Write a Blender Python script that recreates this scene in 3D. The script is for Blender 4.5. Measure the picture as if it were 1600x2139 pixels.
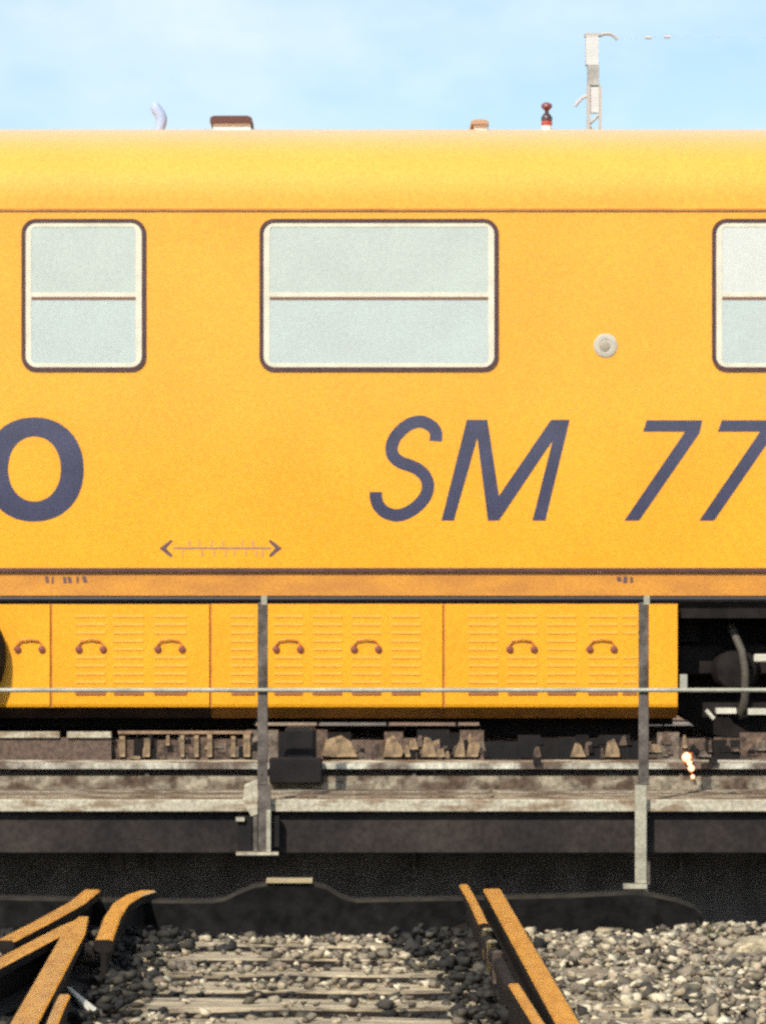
import bpy, bmesh, math, random
import numpy as np
from mathutils import Vector

random.seed(7)
rng = np.random.default_rng(11)
S = bpy.context.scene
for o in list(S.objects):
    bpy.data.objects.remove(o, do_unlink=True)
R = math.radians
EYE = 1.33            # eye height above the rail tops (z = 0)
FPX = 7900.0          # focal length of the long lens, in photograph pixels

# ------------------------------------------------------------------ camera
cam_d = bpy.data.cameras.new('camera')
cam = bpy.data.objects.new('camera', cam_d)
S.collection.objects.link(cam)
cam.location = (0, 0, EYE)
cam.rotation_euler = (R(90), 0, 0)
cam_d.sensor_fit = 'HORIZONTAL'
cam_d.sensor_width = 36.0
cam_d.lens = 36.0 * FPX / 1600.0
cam_d.shift_y = 50.0 / 1600.0
cam_d.clip_start = 0.5
cam_d.clip_end = 4000
S.camera = cam

# ------------------------------------------------------------------ world and sun
SUN_EL, SUN_AZ = 41.0, 205.0          # azimuth measured from +Y towards +X: behind the camera, to its left
w = bpy.data.worlds.new('World')
S.world = w
w.use_nodes = True
nt = w.node_tree
nt.nodes.clear()
out = nt.nodes.new('ShaderNodeOutputWorld')
bg = nt.nodes.new('ShaderNodeBackground')
sky = nt.nodes.new('ShaderNodeTexSky')
sky.sky_type = 'NISHITA'
sky.sun_disc = False
sky.sun_elevation = R(SUN_EL)
sky.sun_rotation = R(SUN_AZ)
sky.air_density = 1.0
sky.dust_density = 0.6
sky.ozone_density = 3.0
bg.inputs['Strength'].default_value = 0.13
# thin veils of high cloud, drifting over the whole sky
tc = nt.nodes.new('ShaderNodeTexCoord')
mp = nt.nodes.new('ShaderNodeMapping')
mp.inputs['Scale'].default_value = (5.0, 5.0, 9.0)
mp.inputs['Location'].default_value = (18.5, 6.5, 0.8)
no = nt.nodes.new('ShaderNodeTexNoise')
no.inputs['Scale'].default_value = 1.1
no.inputs['Detail'].default_value = 5.0
no.inputs['Roughness'].default_value = 0.55
rp = nt.nodes.new('ShaderNodeValToRGB')
rp.color_ramp.elements[0].position = 0.37
rp.color_ramp.elements[0].color = (0, 0, 0, 1)
rp.color_ramp.elements[1].position = 0.66
rp.color_ramp.elements[1].color = (0.9, 0.9, 0.9, 1)
mx = nt.nodes.new('ShaderNodeMixRGB')
no2 = nt.nodes.new('ShaderNodeTexNoise')          # small mackerel mottling inside the veil
no2.inputs['Scale'].default_value = 9.0
no2.inputs['Detail'].default_value = 6.0
no2.inputs['Roughness'].default_value = 0.65
ad = nt.nodes.new('ShaderNodeMath')
ad.operation = 'MULTIPLY_ADD'
ad.inputs[1].default_value = 0.14
nt.links.new(mp.outputs['Vector'], no2.inputs['Vector'])
nt.links.new(no2.outputs['Fac'], ad.inputs[0])
sb = nt.nodes.new('ShaderNodeMath')
sb.operation = 'SUBTRACT'
sb.inputs[1].default_value = 0.07
nt.links.new(no.outputs['Fac'], sb.inputs[0])
nt.links.new(sb.outputs['Value'], ad.inputs[2])
mx.inputs['Color2'].default_value = (6.6, 7.35, 7.5, 1)
tint = nt.nodes.new('ShaderNodeMixRGB')
tint.blend_type = 'MULTIPLY'
tint.inputs['Fac'].default_value = 1.0
tint.inputs['Color2'].default_value = (1.03, 1.02, 0.98, 1)
nt.links.new(tc.outputs['Generated'], mp.inputs['Vector'])
nt.links.new(mp.outputs['Vector'], no.inputs['Vector'])
nt.links.new(ad.outputs['Value'], rp.inputs['Fac'])
nt.links.new(rp.outputs['Color'], mx.inputs['Fac'])
nt.links.new(sky.outputs['Color'], tint.inputs['Color1'])
nt.links.new(tint.outputs['Color'], mx.inputs['Color1'])
nt.links.new(mx.outputs['Color'], bg.inputs['Color'])
nt.links.new(bg.outputs['Background'], out.inputs['Surface'])

sd = bpy.data.lights.new('sun', 'SUN')
sd.energy = 4.6
sd.angle = R(0.55)
sd.color = (1.0, 0.94, 0.84)
so = bpy.data.objects.new('sun', sd)
S.collection.objects.link(so)
so.location = (-8, -20, 25)
dirv = Vector((math.sin(R(SUN_AZ)) * math.cos(R(SUN_EL)), math.cos(R(SUN_AZ)) * math.cos(R(SUN_EL)), math.sin(R(SUN_EL))))
so.rotation_euler = dirv.to_track_quat('Z', 'Y').to_euler()

S.view_settings.view_transform = 'Standard'
S.view_settings.look = 'None'
S.view_settings.gamma = 1.0
S.view_settings.use_curve_mapping = False
S.view_settings.exposure = 0.12
S.render.engine = 'CYCLES'
S.cycles.use_denoising = False           # the noise of the samples stands in for the print's grain
S.cycles.use_adaptive_sampling = True
S.cycles.adaptive_threshold = 0.06
S.cycles.adaptive_min_samples = 16
S.cycles.max_bounces = 8
S.cycles.filter_width = 2.8

# ------------------------------------------------------------------ helpers
WLOC = {}                                   # world position of every object made here


def px(x, y, d):
    """a pixel of the photograph and a distance -> a point of the yard"""
    return ((x - 800.0) * d / FPX, d, EYE - (y - 1120.0) * d / FPX)


def gp(x, y, z=0.0):
    d = (EYE - z) * FPX / (y - 1120.0)
    return ((x - 800.0) * d / FPX, d)


class MB:
    def __init__(self):
        self.v, self.f, self.m = [], [], []

    def add(self, vs, fs, mi=0):
        b = len(self.v)
        self.v += [tuple(p) for p in vs]
        for f in fs:
            self.f.append([b + i for i in f])
            self.m.append(mi)
        return self

    def box(self, x0, x1, y0, y1, z0, z1, mi=0):
        vs = [(x0, y0, z0), (x1, y0, z0), (x1, y1, z0), (x0, y1, z0), (x0, y0, z1), (x1, y0, z1), (x1, y1, z1), (x0, y1, z1)]
        return self.add(vs, [(0, 3, 2, 1), (4, 5, 6, 7), (0, 1, 5, 4), (1, 2, 6, 5), (2, 3, 7, 6), (3, 0, 4, 7)], mi)

    def prism_y(self, pts, y0, y1, mi=0):
        """outline of (x, z) points given a depth along y; counter-clockwise seen from -y"""
        a = sum(pts[i][0] * pts[(i + 1) % len(pts)][1] - pts[(i + 1) % len(pts)][0] * pts[i][1] for i in range(len(pts)))
        if a < 0:
            pts = pts[::-1]
        n = len(pts)
        vs = [(x, y0, z) for x, z in pts] + [(x, y1, z) for x, z in pts]
        fs = [list(range(n)), list(range(2 * n - 1, n - 1, -1))]
        fs += [(i + n, (i + 1) % n + n, (i + 1) % n, i) for i in range(n)]
        return self.add(vs, fs, mi)

    def prism_x(self, pts, x0, x1, mi=0):
        """outline of (y, z) points extruded along x"""
        a = sum(pts[i][0] * pts[(i + 1) % len(pts)][1] - pts[(i + 1) % len(pts)][0] * pts[i][1] for i in range(len(pts)))
        if a < 0:
            pts = pts[::-1]
        n = len(pts)
        vs = [(x0, y, z) for y, z in pts] + [(x1, y, z) for y, z in pts]
        fs = [list(range(n - 1, -1, -1)), list(range(n, 2 * n))]
        fs += [(i, (i + 1) % n, (i + 1) % n + n, i + n) for i in range(n)]
        return self.add(vs, fs, mi)

    def tube(self, pts, r, n=8, mi=0):
        pts = [Vector(p) for p in pts]
        rings = []
        run = pts[-1] - pts[0]
        ref = Vector((0, 1, 0)) if abs(run.z) > 0.5 * run.length else Vector((0, 0, 1))
        for i, p in enumerate(pts):
            t = (pts[min(i + 1, len(pts) - 1)] - pts[max(i - 1, 0)]).normalized()
            u = t.cross(ref)
            if u.length < 0.05:
                u = t.cross(Vector((1, 0.3, 0)))
            u.normalize()
            q = u.cross(t)
            rr = r[i] if isinstance(r, (list, tuple)) else r
            rings.append([p + (u * math.cos(2 * math.pi * k / n) + q * math.sin(2 * math.pi * k / n)) * rr for k in range(n)])
        vs = [v for ring in rings for v in ring]
        fs = []
        for i in range(len(rings) - 1):
            for k in range(n):
                a, b = i * n + k, i * n + (k + 1) % n
                fs.append((a, a + n, b + n, b))
        fs.append(list(range(n)))
        fs.append(list(range(len(vs) - 1, len(vs) - n - 1, -1)))
        return self.add(vs, fs, mi)

    def lathe(self, c, axis, prof, n=20, mi=0):
        """prof: (radius, offset along axis)"""
        c = Vector(c)
        ax = Vector(axis).normalized()
        u = ax.cross(Vector((0.31, 0.2, 0.93))).normalized()
        q = ax.cross(u)
        vs, fs = [], []
        for r, h in prof:
            for k in range(n):
                a = 2 * math.pi * k / n
                vs.append(c + ax * h + (u * math.cos(a) + q * math.sin(a)) * max(r, 1e-4))
        for i in range(len(prof) - 1):
            for k in range(n):
                a, b = i * n + k, i * n + (k + 1) % n
                fs.append((a, b, b + n, a + n))
        fs.append(list(range(n - 1, -1, -1)))
        fs.append(list(range(len(vs) - n, len(vs))))
        return self.add(vs, fs, mi)

    def ring_y(self, outer, inner, y0, y1, mi=0):
        """closed frame between two outlines of the same point count, in the xz plane"""
        n = len(outer)
        vs = [(x, y0, z) for x, z in outer] + [(x, y0, z) for x, z in inner] + [(x, y1, z) for x, z in outer] + [(x, y1, z) for x, z in inner]
        fs = []
        for i in range(n):
            j = (i + 1) % n
            fs += [(i, j, n + j, n + i), (2 * n + i, 3 * n + i, 3 * n + j, 2 * n + j), (i, 2 * n + i, 2 * n + j, j), (n + i, n + j, 3 * n + j, 3 * n + i)]
        return self.add(vs, fs, mi)

    def build(self, name, mats, parent=None, smooth=None, bevel=0, origin=None):
        v = np.array(self.v, dtype=float)
        lo, hi = v.min(0), v.max(0)
        c = np.array(origin) if origin is not None else np.array([(lo[0] + hi[0]) / 2, (lo[1] + hi[1]) / 2, lo[2]])
        me = bpy.data.meshes.new(name)
        me.from_pydata([tuple(p) for p in (v - c)], [], self.f)
        if not isinstance(mats, (list, tuple)):
            mats = [mats]
        for m in mats:
            me.materials.append(m)
        me.polygons.foreach_set('material_index', self.m)
        bm = bmesh.new()
        bm.from_mesh(me)
        bmesh.ops.recalc_face_normals(bm, faces=bm.faces)
        if bevel:
            bmesh.ops.bevel(bm, geom=[e for e in bm.edges if e.calc_face_angle(0) > 0.6], offset=bevel, segments=1, affect='EDGES')
        bm.to_mesh(me)
        bm.free()
        me.update()
        if smooth is not None:
            me.shade_smooth()
            me.set_sharp_from_angle(angle=R(smooth))
        o = bpy.data.objects.new(name, me)
        S.collection.objects.link(o)
        WLOC[o.name] = Vector(c)
        if parent:
            o.parent = parent
            o.location = Vector(c) - WLOC[parent.name]
        else:
            o.location = c
        return o


def tag(o, label=None, cat=None, group=None, kind=None):
    for k, val in (('label', label), ('category', cat), ('group', group), ('kind', kind)):
        if val:
            o[k] = val
    return o


def thing(name, loc, label, cat, group=None):
    o = bpy.data.objects.new(name, None)
    o.empty_display_size = 0.2
    S.collection.objects.link(o)
    o.location = loc
    WLOC[o.name] = Vector(loc)
    return tag(o, label, cat, group)


def dup(o, off, parent=None):
    """copy of an object and of all it carries, shifted by off"""
    c = o.copy()
    S.collection.objects.link(c)
    c.location = o.location + Vector(off)
    if parent:
        c.parent = parent
    WLOC[c.name] = WLOC[o.name] + Vector(off)
    for ch in list(o.children):
        dup(ch, (0, 0, 0), c)
    return c


# ------------------------------------------------------------------ materials
def mat(name, col, rough=0.6, metal=0.0, spec=0.5, noise=0.0, nscale=20.0, col2=None, bump=0.0, bscale=60.0, coat=0.0, stretch=(1, 1, 1), detail=5.0,
        lo=0.35, hi=0.65, grain=0.0, gscale=120.0):
    m = bpy.data.materials.new(name)
    m.use_nodes = True
    n, l = m.node_tree.nodes, m.node_tree.links
    p = n['Principled BSDF']
    p.inputs['Roughness'].default_value = rough
    p.inputs['Metallic'].default_value = metal
    p.inputs['Specular IOR Level'].default_value = spec
    p.inputs['Coat Weight'].default_value = coat
    p.inputs['Coat Roughness'].default_value = 0.12
    p.inputs['Base Color'].default_value = (*col, 1)
    t = n.new('ShaderNodeTexCoord')
    mpn = n.new('ShaderNodeMapping')
    mpn.inputs['Scale'].default_value = stretch
    l.new(t.outputs['Object'], mpn.inputs['Vector'])
    base = None
    if noise:
        t1 = n.new('ShaderNodeTexNoise')
        t1.inputs['Scale'].default_value = nscale
        t1.inputs['Detail'].default_value = detail
        l.new(mpn.outputs['Vector'], t1.inputs['Vector'])
        r1 = n.new('ShaderNodeValToRGB')
        r1.color_ramp.elements[0].position, r1.color_ramp.elements[1].position = lo, hi
        c2 = col2 or tuple(c * (1 - noise) for c in col)
        r1.color_ramp.elements[0].color = (*c2, 1)
        r1.color_ramp.elements[1].color = (*col, 1)
        l.new(t1.outputs['Fac'], r1.inputs['Fac'])
        base = r1.outputs['Color']
    if grain:
        t3 = n.new('ShaderNodeTexNoise')
        t3.inputs['Scale'].default_value = gscale
        t3.inputs['Detail'].default_value = 2.0
        l.new(t.outputs['Object'], t3.inputs['Vector'])
        mr = n.new('ShaderNodeMapRange')
        mr.inputs['From Min'].default_value, mr.inputs['From Max'].default_value = 0.3, 0.7
        mr.inputs['To Min'].default_value, mr.inputs['To Max'].default_value = 1 - grain, 1 + grain
        l.new(t3.outputs['Fac'], mr.inputs['Value'])
        mm = n.new('ShaderNodeVectorMath')
        mm.operation = 'SCALE'
        if base:
            l.new(base, mm.inputs[0])
        else:
            mm.inputs[0].default_value = col
        l.new(mr.outputs['Result'], mm.inputs['Scale'])
        base = mm.outputs['Vector']
    if base:
        l.new(base, p.inputs['Base Color'])
    if bump:
        t2 = n.new('ShaderNodeTexNoise')
        t2.inputs['Scale'].default_value = bscale
        t2.inputs['Detail'].default_value = 4.0
        l.new(mpn.outputs['Vector'], t2.inputs['Vector'])
        b = n.new('ShaderNodeBump')
        b.inputs['Strength'].default_value = bump
        b.inputs['Distance'].default_value = 0.01
        l.new(t2.outputs['Fac'], b.inputs['Height'])
        l.new(b.outputs['Normal'], p.inputs['Normal'])
    return m


def stone_mat(name, cols):
    m = bpy.data.materials.new(name)
    m.use_nodes = True
    n, l = m.node_tree.nodes, m.node_tree.links
    p = n['Principled BSDF']
    p.inputs['Roughness'].default_value = 0.85
    p.inputs['Specular IOR Level'].default_value = 0.25
    g = n.new('ShaderNodeNewGeometry')
    r = n.new('ShaderNodeValToRGB')
    r.color_ramp.elements[0].position, r.color_ramp.elements[0].color = 0.0, (*cols[0], 1)
    r.color_ramp.elements[1].position, r.color_ramp.elements[1].color = 1.0, (*cols[-1], 1)
    for i, c in enumerate(cols[1:-1], 1):
        e = r.color_ramp.elements.new(i / (len(cols) - 1))
        e.color = (*c, 1)
    l.new(g.outputs['Random Per Island'], r.inputs['Fac'])
    t = n.new('ShaderNodeTexCoord')
    no_ = n.new('ShaderNodeTexNoise')
    no_.inputs['Scale'].default_value = 60
    l.new(t.outputs['Object'], no_.inputs['Vector'])
    mr = n.new('ShaderNodeMapRange')
    mr.inputs['To Min'].default_value, mr.inputs['To Max'].default_value = 0.7, 1.25
    l.new(no_.outputs['Fac'], mr.inputs['Value'])
    v = n.new('ShaderNodeVectorMath')
    v.operation = 'SCALE'
    l.new(r.outputs['Color'], v.inputs[0])
    l.new(mr.outputs['Result'], v.inputs['Scale'])
    l.new(v.outputs['Vector'], p.inputs['Base Color'])
    return m


YELLOW = mat('yellow_coach_paint', (0.84, 0.385, 0.017), 0.30, 0, 0.5, 0.05, 1.6, (0.82, 0.35, 0.014), 0.02, 3.0, 0.9, grain=0.09, gscale=48)
ROOFY = mat('yellow_roof_sheen_paint', (0.86, 0.365, 0.026), 0.62, 0, 0.5, 0.06, 1.2, (0.84, 0.335, 0.022), 0.04, 9.0, 0.0, grain=0.11, gscale=48)
_p = ROOFY.node_tree.nodes['Principled BSDF']      # pale sky glare put into the roof paint as sheen
_p.inputs['Sheen Weight'].default_value = 1.0
_p.inputs['Sheen Roughness'].default_value = 0.5
_p.inputs['Sheen Tint'].default_value = (1.0, 0.93, 0.75, 1)
SEAM = mat('gutter_brown_paint', (0.60, 0.24, 0.04), 0.5, noise=0.3, nscale=4, stretch=(1, 1, 1))
LIPM = mat('drip_lip_dirty_paint', (0.10, 0.035, 0.03), 0.6, noise=0.4, nscale=6)
GASKET = mat('window_gasket_rubber', (0.085, 0.036, 0.034), 0.6, noise=0.35, nscale=14)
CREAM = mat('window_frame_pale_metal', (0.74, 0.69, 0.54), 0.4, 0.0, 0.5, 0.15, 8)
PANE_U = mat('upper_frosted_pane', (0.485, 0.54, 0.485), 0.12, 0, 0.5, 0.08, 3.0, (0.455, 0.495, 0.45), 0.04, 2.0, 0.6, grain=0.06, gscale=45)
PANE_L = mat('lower_frosted_pane', (0.475, 0.54, 0.51), 0.12, 0, 0.5, 0.08, 3.0, (0.45, 0.50, 0.48), 0.04, 2.0, 0.6, grain=0.06, gscale=45)
PANE_W = mat('whiter_frosted_pane', (0.62, 0.63, 0.58), 0.16, 0, 0.5, 0.06, 3.0, grain=0.05, gscale=45)
BARM = mat('glazing_bar_brown', (0.20, 0.10, 0.06), 0.5)
LETTER = mat('dark_blue_lettering', (0.056, 0.056, 0.108), 0.3, 0, 0.5, 0.25, 5, coat=0.9, grain=0.15, gscale=60)
MARK = mat('faded_stencil_print', (0.36, 0.20, 0.14), 0.5, noise=0.2, nscale=30)
MARKD = mat('dark_stencil_print', (0.15, 0.08, 0.08), 0.5, noise=0.3, nscale=30)
CUP = mat('handle_cup_maroon', (0.22, 0.06, 0.035), 0.6)
LOUV = mat('louvre_yellow_dusty', (0.82, 0.36, 0.022), 0.5, noise=0.12, nscale=20)
CAPM = mat('filler_cap_grey', (0.55, 0.50, 0.40), 0.4, noise=0.2, nscale=20)
CAPK = mat('filler_knob_dull', (0.36, 0.30, 0.22), 0.5)
UNDER = mat('underframe_black', (0.020, 0.018, 0.018), 0.75, 0, 0.12, noise=0.4, nscale=6)
BOGIE = mat('bogie_grime', (0.022, 0.018, 0.017), 0.8, 0, 0.12, noise=0.5, nscale=9, bump=0.2)
HOSE = mat('brake_hose_dusty', (0.10, 0.085, 0.065), 0.7, noise=0.3, nscale=15)
PALE = mat('pale_painted_steel', (0.66, 0.62, 0.50), 0.5, noise=0.25, nscale=10)
BRIDGE = mat('black_bridge_paint', (0.17, 0.15, 0.135), 0.8, 0, 0.12, noise=0.5, nscale=4, bump=0.15, bscale=12)
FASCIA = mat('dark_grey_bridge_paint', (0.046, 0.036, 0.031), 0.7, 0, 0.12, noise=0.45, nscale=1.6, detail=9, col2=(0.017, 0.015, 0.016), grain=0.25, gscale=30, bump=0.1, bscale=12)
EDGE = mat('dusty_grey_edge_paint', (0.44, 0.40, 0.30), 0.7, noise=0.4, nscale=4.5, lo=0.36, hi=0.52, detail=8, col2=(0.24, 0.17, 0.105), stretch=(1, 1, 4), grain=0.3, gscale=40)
DECK = mat('gritty_grey_plank', (0.28, 0.24, 0.175), 0.9, 0, 0.2, noise=0.6, nscale=5, detail=9, lo=0.4, hi=0.6, col2=(0.095, 0.065, 0.045), stretch=(1, 2, 2), bump=0.3, grain=0.45, gscale=30)
FLANGE = mat('worn_flange_dust', (0.50, 0.48, 0.39), 0.6, noise=0.7, nscale=3.0, col2=(0.11, 0.08, 0.06), detail=8, grain=0.35, gscale=35, lo=0.42, hi=0.6)
TIMBER = mat('bridge_timber_brown', (0.16, 0.105, 0.075), 0.85, noise=0.5, nscale=9, stretch=(4, 1, 4), bump=0.3)
RUST = mat('rust_brown_steel', (0.15, 0.095, 0.065), 0.85, noise=0.7, nscale=16, bump=0.4, grain=0.5, gscale=40)
POST = mat('grey_post_paint', (0.16, 0.135, 0.115), 0.7, 0, 0.2, noise=0.65, nscale=11, grain=0.2, gscale=50)
POSTP = mat('pale_post_paint', (0.42, 0.39, 0.29), 0.6, noise=0.35, nscale=9, grain=0.2, gscale=50)
RAILD = mat('black_handrail_paint', (0.022, 0.018, 0.022), 0.5, noise=0.3, nscale=9)
RAILP = mat('pale_galvanised_rail', (0.42, 0.41, 0.33), 0.55, noise=0.35, nscale=6, grain=0.15)
STEEL = mat('polished_rail_head', (0.72, 0.63, 0.36), 0.17, 1.0, 0.5, 0.22, 9, (0.46, 0.33, 0.19), 0.05, 40, lo=0.38, hi=0.56, stretch=(4, 1.0, 1), grain=0.12, gscale=70)
RSIDE = mat('dark_rail_side', (0.020, 0.016, 0.014), 0.8, 0, 0.12, noise=0.4, nscale=15)
SLEEPS = mat('dark_sleeper_side', (0.035, 0.026, 0.020), 0.9, 0, 0.12, noise=0.4, nscale=12, grain=0.3)  # sleeper sides set darker than the tops
SLEEP = mat('bleached_oak_sleeper', (0.52, 0.42, 0.27), 0.85, noise=0.7, nscale=7, col2=(0.12, 0.09, 0.06), stretch=(0.6, 6, 6), bump=0.4, bscale=30, grain=0.2, gscale=50)
RIM = mat('tarred_pit_rim', (0.011, 0.010, 0.010), 0.75, 0, 0.12, noise=0.5, nscale=6, bump=0.4, bscale=30, grain=0.6, gscale=18)
RIMTOP = mat('pale_rim_edge', (0.035, 0.030, 0.022), 0.7, 0, 0.12, noise=0.5, nscale=14)  # front arris of the rim is lighter than the beam
WORN = mat('worn_cover_plate', (0.42, 0.33, 0.18), 0.6, noise=0.3, nscale=14)
PITW = mat('brown_pit_stone', (0.20, 0.135, 0.10), 0.9, noise=0.5, nscale=2, bump=0.3)
PITF = mat('oily_pit_floor', (0.045, 0.043, 0.038), 0.9, noise=0.4, nscale=1.5, bump=0.2)
GROUND = mat('yard_ash_ground', (0.05, 0.042, 0.034), 0.95, noise=0.5, nscale=3, bump=0.4, bscale=15)
BALLAST = stone_mat('ballast_stone', [(0.03, 0.026, 0.022), (0.47, 0.38, 0.25), (0.13, 0.10, 0.075), (0.64, 0.55, 0.38), (0.045, 0.038, 0.032), (0.36, 0.27, 0.19), (0.72, 0.63, 0.45), (0.09, 0.075, 0.058), (0.27, 0.22, 0.16), (0.04, 0.036, 0.03), (0.50, 0.42, 0.30)])
OILY = stone_mat('oil_black_ballast', [(0.012, 0.012, 0.012), (0.035, 0.032, 0.028), (0.018, 0.017, 0.015), (0.09, 0.08, 0.06)])
MASTW = mat('bleached_mast_paint', (0.66, 0.63, 0.59), 0.6, noise=0.1, nscale=3)
MASTG = mat('mast_grey_collar', (0.46, 0.43, 0.38), 0.6, noise=0.3, nscale=3)
MASTD = mat('mast_brown_edge', (0.50, 0.43, 0.37), 0.7)
INSUL = mat('pinkish_insulator', (0.62, 0.50, 0.46), 0.4)
VENTB = mat('vent_lid_brown', (0.10, 0.035, 0.025), 0.5)
VENTL = mat('vent_lid_tan', (0.42, 0.26, 0.16), 0.5)
WHITE = mat('vent_white_base', (0.8, 0.78, 0.72), 0.5)
LAV = mat('pale_lavender_paint', (0.38, 0.46, 0.64), 0.6)
REDC = mat('red_ceramic', (0.42, 0.07, 0.05), 0.35)
DARKC = mat('dark_ceramic', (0.07, 0.04, 0.045), 0.35)
SPOTM = mat('spot_backing_orange', (0.55, 0.16, 0.05), 0.4)
BRICK = mat('shed_brick_dark', (0.11, 0.085, 0.06), 0.9, noise=0.4, nscale=3)
SLAB = mat('pale_stone_slab', (0.44, 0.36, 0.23), 0.9, noise=0.5, nscale=22, bump=0.6, grain=0.35, gscale=60)
CHIPW = mat('bleached_wood_chip', (0.68, 0.63, 0.52), 0.8, noise=0.3, nscale=20, stretch=(8, 1, 1))

# ------------------------------------------------------------------ ground, pit
PIV = (-0.635, 25.71)                  # pivot of the turntable
PR = 11.46                             # pit radius
GZ = -0.20
NSEG = 128
rad = [PR, PR + 1.5, PR + 6, 60, 300, 1500]
vs, fs = [], []
for r in rad:
    for k in range(NSEG):
        a = 2 * math.pi * k / NSEG
        vs.append((PIV[0] + r * math.cos(a), PIV[1] + r * math.sin(a), GZ))
for i in range(len(rad) - 1):
    for k in range(NSEG):
        a, b = i * NSEG + k, i * NSEG + (k + 1) % NSEG
        fs.append((a, a + NSEG, b + NSEG, b))
g = MB().add(vs, fs).build('ground', GROUND)
tag(g, kind='structure')
PZ = -1.7
fl = MB().add([(PIV[0] + (PR - 0.002) * math.cos(2 * math.pi * k / NSEG), PIV[1] + (PR - 0.002) * math.sin(2 * math.pi * k / NSEG), PZ) for k in range(NSEG)], [list(range(NSEG))]).build('pit_floor', PITF)
tag(fl, kind='structure')

# wall of the pit, in courses of stone blocks
pw = thing('pit_wall', (PIV[0], PIV[1], PZ), 'round brown stone wall of the turntable pit', 'wall')
ringv, ringf = [], []
for z in (PZ + 0.003, GZ - 0.003):
    for k in range(NSEG):
        a = 2 * math.pi * k / NSEG
        ringv.append((PIV[0] + (PR + 0.12) * math.cos(a), PIV[1] + (PR + 0.12) * math.sin(a), z))
for k in range(NSEG):
    b = (k + 1) % NSEG
    ringf.append((k, b, b + NSEG, k + NSEG))
MB().add(ringv, ringf).build('wall_backing', PITW, pw)
STONES = [mat('pit_stone_%s' % nme, c, 0.9, noise=0.35, nscale=6, bump=0.4) for nme, c in (('brown', (0.26, 0.17, 0.12)), ('tan', (0.36, 0.27, 0.19)), ('grey', (0.20, 0.17, 0.15)))]
blk = []
for i in range(3):
    m_ = MB().box(-0.33, 0.33, -0.012 * i, 0.11, 0.0, 0.235)
    o = m_.build('stone_block', STONES[i], pw, bevel=0.012, origin=(0, 0, 0))
    blk.append(o)
cnt = 0
for course in range(6):
    for k in range(16):
        ang = R(90) + (k - 7.5) * 0.0594 + (0.0297 if course % 2 else 0)
        src = blk[(k * 5 + course * 7 + k // 3) % 3]
        o = src.copy()
        S.collection.objects.link(o)
        o.parent = pw
        r = PR + 0.004
        o.location = (r * math.cos(ang), r * math.sin(ang), 0.02 + course * 0.243)
        o.rotation_euler = (0, 0, ang - R(90))
        cnt += 1
for o in blk:
    bpy.data.objects.remove(o, do_unlink=True)

# low dark shed far behind the camera, mirrored in the lower body paint
sh = thing('brick_shed', (0, -42, GZ), 'long low dark brick shed across the yard', 'shed')
MB().box(-60, 60, -50, -42, GZ, 2.9).build('wall', BRICK, sh)
MB().prism_x([(-41.6, 2.9), (-46, 3.6), (-50.4, 2.9)], -60.4, 60.4).build('roof', UNDER, sh)

# ------------------------------------------------------------------ railway coach
SD = 24.3                                  # distance of the coach side
SC = SD / FPX


def cx(x):
    return (x - 800.0) * SC


def cz(y):
    return EYE - (y - 1120.0) * SC


CX0, CX1 = -13.0, 7.6
coach = thing('railway_coach', (-2.7, SD + 1.41, 0), 'long yellow railway coach lettered SM 77, standing on the turntable', 'railway coach')
half, hr, zg = 1.41, 0.63, cz(438)
prof = [(SD, cz(1187))]
for z in np.linspace(cz(1187), zg, 8)[1:]:
    prof.append((SD, z))
nr = 26
for i in range(1, nr + 1):
    t = math.pi / 2 * i / nr
    yy = half * (1 - abs(math.cos(t)) ** (2 / 2.6))
    zz = zg + hr * abs(math.sin(t)) ** (2 / 2.6)
    prof.append((SD + yy, zz))
right = [(2 * (SD + half) - y, z) for y, z in prof[:-1]][::-1]
side = prof[:8]
MB().prism_x(side + [(2 * (SD + half) - y, z) for y, z in side][::-1], CX0, CX1).build('body_shell', YELLOW, coach, smooth=35)
MB().prism_x([(y, z + 0.0015) for y, z in prof[7:] + right[:nr - 0]], CX0, CX1).build('roof', ROOFY, coach, smooth=35)
# rain gutter and drip lip, each butted on the side
MB().box(CX0, CX1, SD - 0.012, SD - 0.001, cz(440), cz(435.5)).build('rain_gutter', SEAM, coach)
MB().prism_x([(SD - 0.028, cz(1195)), (SD - 0.028, cz(1190)), (SD - 0.001, cz(1187)), (SD - 0.001, cz(1195))], CX0, CX1).build('drip_lip', LIPM, coach)
MB().prism_x([(SD - 0.004, cz(1196)), (SD - 0.006, cz(1245)), (SD + 0.12, cz(1245)), (SD + 0.12, cz(1196))], CX0, CX1).build('sole_bar', mat('sole_bar_shade_yellow', (0.62, 0.265, 0.028), 0.5, noise=0.25, nscale=3, col2=(0.50, 0.20, 0.03), stretch=(1, 1, 3), grain=0.1, gscale=50), coach)  # shade below the drip lip is put into this darker yellow


def rrect(x0, x1, z0, z1, r, n=6):
    pts = []
    for cx_, cz_, a0 in ((x1 - r, z1 - r, 0), (x0 + r, z1 - r, 90), (x0 + r, z0 + r, 180), (x1 - r, z0 + r, 270)):
        for k in range(n + 1):
            a = R(a0 + 90 * k / n)
            pts.append((cx_ + r * math.cos(a), cz_ + r * math.sin(a)))
    return pts


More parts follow.
